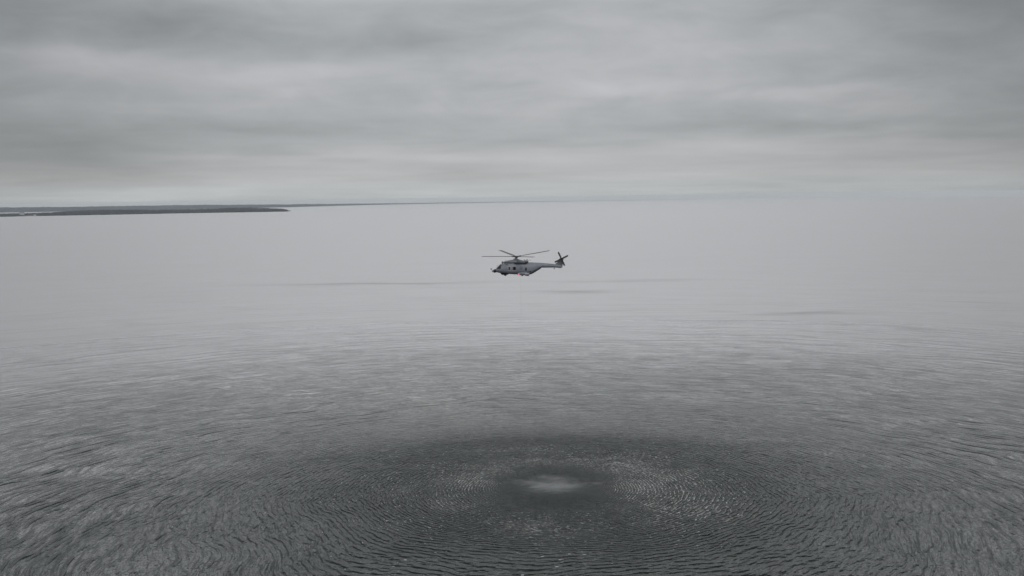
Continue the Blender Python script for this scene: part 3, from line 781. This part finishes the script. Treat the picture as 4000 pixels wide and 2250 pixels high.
for s in (-1, 1):
    S = [(1070, 776, 738, 1.10, .10), (1100, 782, 716, 1.30, .34), (1180, 788, 706, 1.38, .46), (1280, 792, 716, 1.40, .46), (1340, 790, 738, 1.36, .34), (1372, 784, 758, 1.25, .14)]
    vs, fs = loft(smoothed([(HX(a), s * yc, HZ(b_), HZ(c), w_, 3.0, .15) for a, b_, c, yc, w_ in S], 3), 20)
    sp = part("sponson", vs, fs, M_HULL)
    SB = BVHTree.FromPolygons([Vector(v) for v in vs], fs)
    # pale float pack along the sponson's rear flank
    vs, fs = loft([(HX(1226), s * 1.84, HZ(766), HZ(748), .05, 3, 0), (HX(1240), s * 1.86, HZ(772), HZ(738), .12, 3, 0), (HX(1320), s * 1.78, HZ(776), HZ(744), .12, 3, 0), (HX(1352), s * 1.64, HZ(774), HZ(756), .06, 3, 0)], 14)
    part("float_pack", vs, fs, M_PALE, sp)
    lm = M_RED if s < 0 else mat("green_lens", (0.05, 0.4, 0.15), 0.3)
    b = bmesh.new(); bmesh.ops.create_uvsphere(b, u_segments=12, v_segments=8, radius=.14)
    for v in b.verts: v.co = Vector((v.co.x * .9, v.co.y * .5, v.co.z)) + Vector((HX(1090), s * 1.62, HZ(757)))
    lo = from_bm("navigation_light", b, lm, heli, True)
    if s < 0: lo['label'] = "lit red navigation light"
    gear("main_gear", HX(1180), s * 1.42, HZ(786), .20, .26, HZ(760))
    vs, fs = loft([(HX(1250), s * 1.3, HZ(798), HZ(786), .08, 3, 0), (HX(1300), s * 1.3, HZ(812), HZ(784), .16, 3, 0), (HX(1350), s * 1.3, HZ(814), HZ(782), .14, 3, 0)], 12)
    part("gear_door", vs, fs, M_HULL_DK)
for a0_, z0_ in ((920, 758), (1012, 766)):
    b = tube((HX(a0_), 0, HZ(z0_)), (HX(a0_ + 5), 0, HZ(z0_ + 19)), .03, .02, 6); from_bm("belly_antenna", b, M_BLACK, heli, True)
vs, fs = loft([(HX(1830), 0, HZ(520), HZ(510), .02, 2.5, 0), (HX(1850), 0, HZ(528), HZ(498), .03, 2.5, 0), (HX(1866), 0, HZ(530), HZ(500), .02, 2.5, 0)], 8)
b = tube((HX(1960), -.36, HZ(592)), (HX(1990), -.34, HZ(594)), .06, .06, 8); from_bm("tail_sensor", b, M_HULL_DK, heli, True)

# --- crew member crouching inside the open cabin window
def person():
    base = Vector((HX(992), -0.36, HZ(738) + .02))
    e = bpy.data.objects.new("person", None); C.collection.objects.link(e)
    MW = Matrix.Translation(heli.location) @ heli.rotation_euler.to_matrix().to_4x4()
    e.matrix_world = MW @ Matrix.Translation(base)
    tag(e, "crew member in a red suit and grey helmet at the open cabin window", "person")
    # kneeling: pelvis low, torso upright, one hand resting on the sill
    J = {'pel': (0, .10, .42, .15), 'chest': (0, .02, .72, .165), 'neck': (0, -.02, .93, .065), 'head': (0, -.06, 1.06, .085), 'crown': (0, -.06, 1.17, .08),
         'shl': (.17, .02, .86, .07), 'ell': (.26, -.12, .66, .052), 'wrl': (.16, -.36, .70, .036), 'hal': (.13, -.43, .71, .034),
         'shr': (-.17, .02, .86, .07), 'elr': (-.27, -.05, .62, .052), 'wrr': (-.17, -.27, .55, .036), 'har': (-.13, -.33, .55, .034),
         'hil': (.10, .10, .38, .10), 'knl': (.13, -.26, .36, .075), 'anl': (.13, -.20, .06, .05), 'tol': (.13, -.36, .03, .04),
         'hir': (-.10, .10, .38, .10), 'knr': (-.12, -.10, .08, .075), 'anr': (-.12, .32, .06, .05), 'tor': (-.12, .42, .03, .04)}
    E_ = [('pel', 'chest'), ('chest', 'neck'), ('neck', 'head'), ('head', 'crown'), ('chest', 'shl'), ('shl', 'ell'), ('ell', 'wrl'), ('wrl', 'hal'), ('chest', 'shr'), ('shr', 'elr'), ('elr', 'wrr'), ('wrr', 'har'),
          ('pel', 'hil'), ('hil', 'knl'), ('knl', 'anl'), ('anl', 'tol'), ('pel', 'hir'), ('hir', 'knr'), ('knr', 'anr'), ('anr', 'tor')]
    names = list(J)
    for side, wr, ha in ((1, 'wrl', 'hal'), (-1, 'wrr', 'har')):
        h = Vector(J[ha][:3])
        for q, (dx_, dy_, dz_) in enumerate(((-.032, -.07, -.02), (-.011, -.085, -.02), (.011, -.08, -.02), (.032, -.065, -.02), (-.06, -.02, .01))):
            nm = ha + str(q); J[nm] = (h.x + dx_ * .6, h.y + dy_ * .5, h.z + dz_ * .3, .011); nm2 = nm + 't'
            J[nm2] = (h.x + dx_, h.y + dy_, h.z + dz_ * 1.6, .009); E_.append((ha, nm)); E_.append((nm, nm2))
    names = list(J)
    me = bpy.data.meshes.new("body"); me.from_pydata([J[n][:3] for n in names], [(names.index(a), names.index(c)) for a, c in E_], [])
    o = bpy.data.objects.new("body", me); C.collection.objects.link(o)
    md = o.modifiers.new("skin", 'SKIN')
    bpy.context.view_layer.update()
    if not me.skin_vertices: me.attributes.new("skin", 'FLOAT', 'POINT')
    for i, n in enumerate(names):
        sv_ = me.skin_vertices[0].data[i]; sv_.radius = (J[n][3], J[n][3]); sv_.use_root = (n == 'pel')
    sb = o.modifiers.new("sub", 'SUBSURF'); sb.levels = 1; sb.render_levels = 1
    dg = bpy.context.evaluated_depsgraph_get()
    m2 = bpy.data.meshes.new_from_object(o.evaluated_get(dg)); bpy.data.objects.remove(o)
    m2.materials.clear(); m2.materials.append(M_SUIT); m2.materials.append(M_SKIN)
    for p in m2.polygons:
        p.use_smooth = True; c = p.center
        p.material_index = 1 if c.z > .95 or (c.y < -.40 and c.z > .6) or (c.y < -.30 and .48 < c.z < .62) else 0
    o = bpy.data.objects.new("body", m2); C.collection.objects.link(o); o.parent = e
    b = bmesh.new(); bmesh.ops.create_uvsphere(b, u_segments=18, v_segments=12, radius=.14, matrix=Matrix.Translation((0, -.04, 1.13)))
    bmesh.ops.delete(b, geom=[v for v in b.verts if v.co.z < 1.04 or (v.co.y < -.10 and v.co.z < 1.11)], context='VERTS')
    r = bmesh.ops.solidify(b, geom=b.faces[:], thickness=.015)
    from_bm("helmet", b, M_HELMET, e, True)
    b = bmesh.new(); bmesh.ops.create_uvsphere(b, u_segments=14, v_segments=8, radius=.128, matrix=Matrix.Translation((0, -.062, 1.10)))
    bmesh.ops.delete(b, geom=[v for v in b.verts if v.co.y > -.12 or v.co.z < 1.07 or v.co.z > 1.16], context='VERTS')
    bmesh.ops.solidify(b, geom=b.faces[:], thickness=.008)
    from_bm("visor", b, M_GLASS, e, True)
person()

# a thin cable hanging from the belly down into the sea
bpy.context.view_layer.update()
_t = heli.matrix_world @ Vector((0.85, 0, HZ(770))); _n = 40
b = bmesh.new(); rows = []
for i in range(_n + 1):
    z_ = _t.z + (-1.5 - _t.z) * i / _n
    rows.append([b.verts.new((cos(2 * pi * k / 6) * .005, sin(2 * pi * k / 6) * .005, z_)) for k in range(6)])
for i in range(_n):
    for k in range(6): b.faces.new((rows[i][k], rows[i][(k + 1) % 6], rows[i + 1][(k + 1) % 6], rows[i + 1][k]))
o = from_bm("cable", b, M_METAL, None, True); o.location = (_t.x, _t.y, 0)
tag(o, "hair-thin cable hanging straight down below the helicopter", "cable")

# ------------------------------------------------------------------ spray mist under the rotor
def mist():
    m = bpy.data.materials.new("spray_mist"); m.use_nodes = True; m.node_tree.nodes.clear()
    N = NT(m.node_tree)
    t = N.new('ShaderNodeTexCoord').outputs['Object']
    x, y, z = N.sep(t)
    ang = N.noise(N.comb(N.m('MULTIPLY', x, 0.16), N.m('MULTIPLY', y, 0.30), z), 1.0, 4, 0.62, 0.8)
    rad = N.m('SQRT', N.m('ADD', N.m('POWER', N.m('DIVIDE', x, 8.8), 2.0), N.m('POWER', N.m('DIVIDE', y, 8.5), 2.0)))
    q = N.m('SUBTRACT', N.m('ADD', 1.0, N.m('MULTIPLY', N.m('SUBTRACT', ang, 0.5), 4.6)), N.m('MULTIPLY', rad, 1.05))
    dens = N.m('MULTIPLY', N.ramp(q, 0.0, 0.9), 0.075)
    pv = N.new('ShaderNodeVolumePrincipled')
    pv.inputs['Color'].default_value = (0.9, 0.92, 0.94, 1); pv.inputs['Anisotropy'].default_value = 0.1
    N.l.new(dens, pv.inputs['Density'])
    N.l.new(pv.outputs[0], N.new('ShaderNodeOutputMaterial').inputs['Volume'])
    b = bmesh.new(); bmesh.ops.create_uvsphere(b, u_segments=32, v_segments=12, radius=1.0)
    for v in b.verts: v.co = Vector((v.co.x * 11.5, v.co.y * 9.5, v.co.z * 0.55))
    o = from_bm("spray_mist", b, m)
    o.location = WASH + Vector((0, 1.0, 0.65))
    tag(o, "thin pale spray blown flat at the centre of the rings", kind="stuff")
mist()

# ------------------------------------------------------------------ sea haze
def haze():
    m = bpy.data.materials.new("haze"); m.use_nodes = True; m.node_tree.nodes.clear()
    N = NT(m.node_tree)
    pv = N.new('ShaderNodeVolumePrincipled')
    pv.inputs['Color'].default_value = (0.775, 0.825, 0.85, 1); pv.inputs['Density'].default_value = 3.6e-5
    pv.inputs['Anisotropy'].default_value = 0.2
    N.l.new(pv.outputs[0], N.new('ShaderNodeOutputMaterial').inputs['Volume'])
    b = bmesh.new(); bmesh.ops.create_cube(b, size=1.0)
    zl, zh, R = -100.0, 70.0, 39000.0
    for v in b.verts: v.co = Vector((v.co.x * 2 * R, v.co.y * 2 * R, zl if v.co.z < 0 else zh))
    o = from_bm("haze", b, m)
    tag(o, "pale sea haze", kind="stuff")
haze()
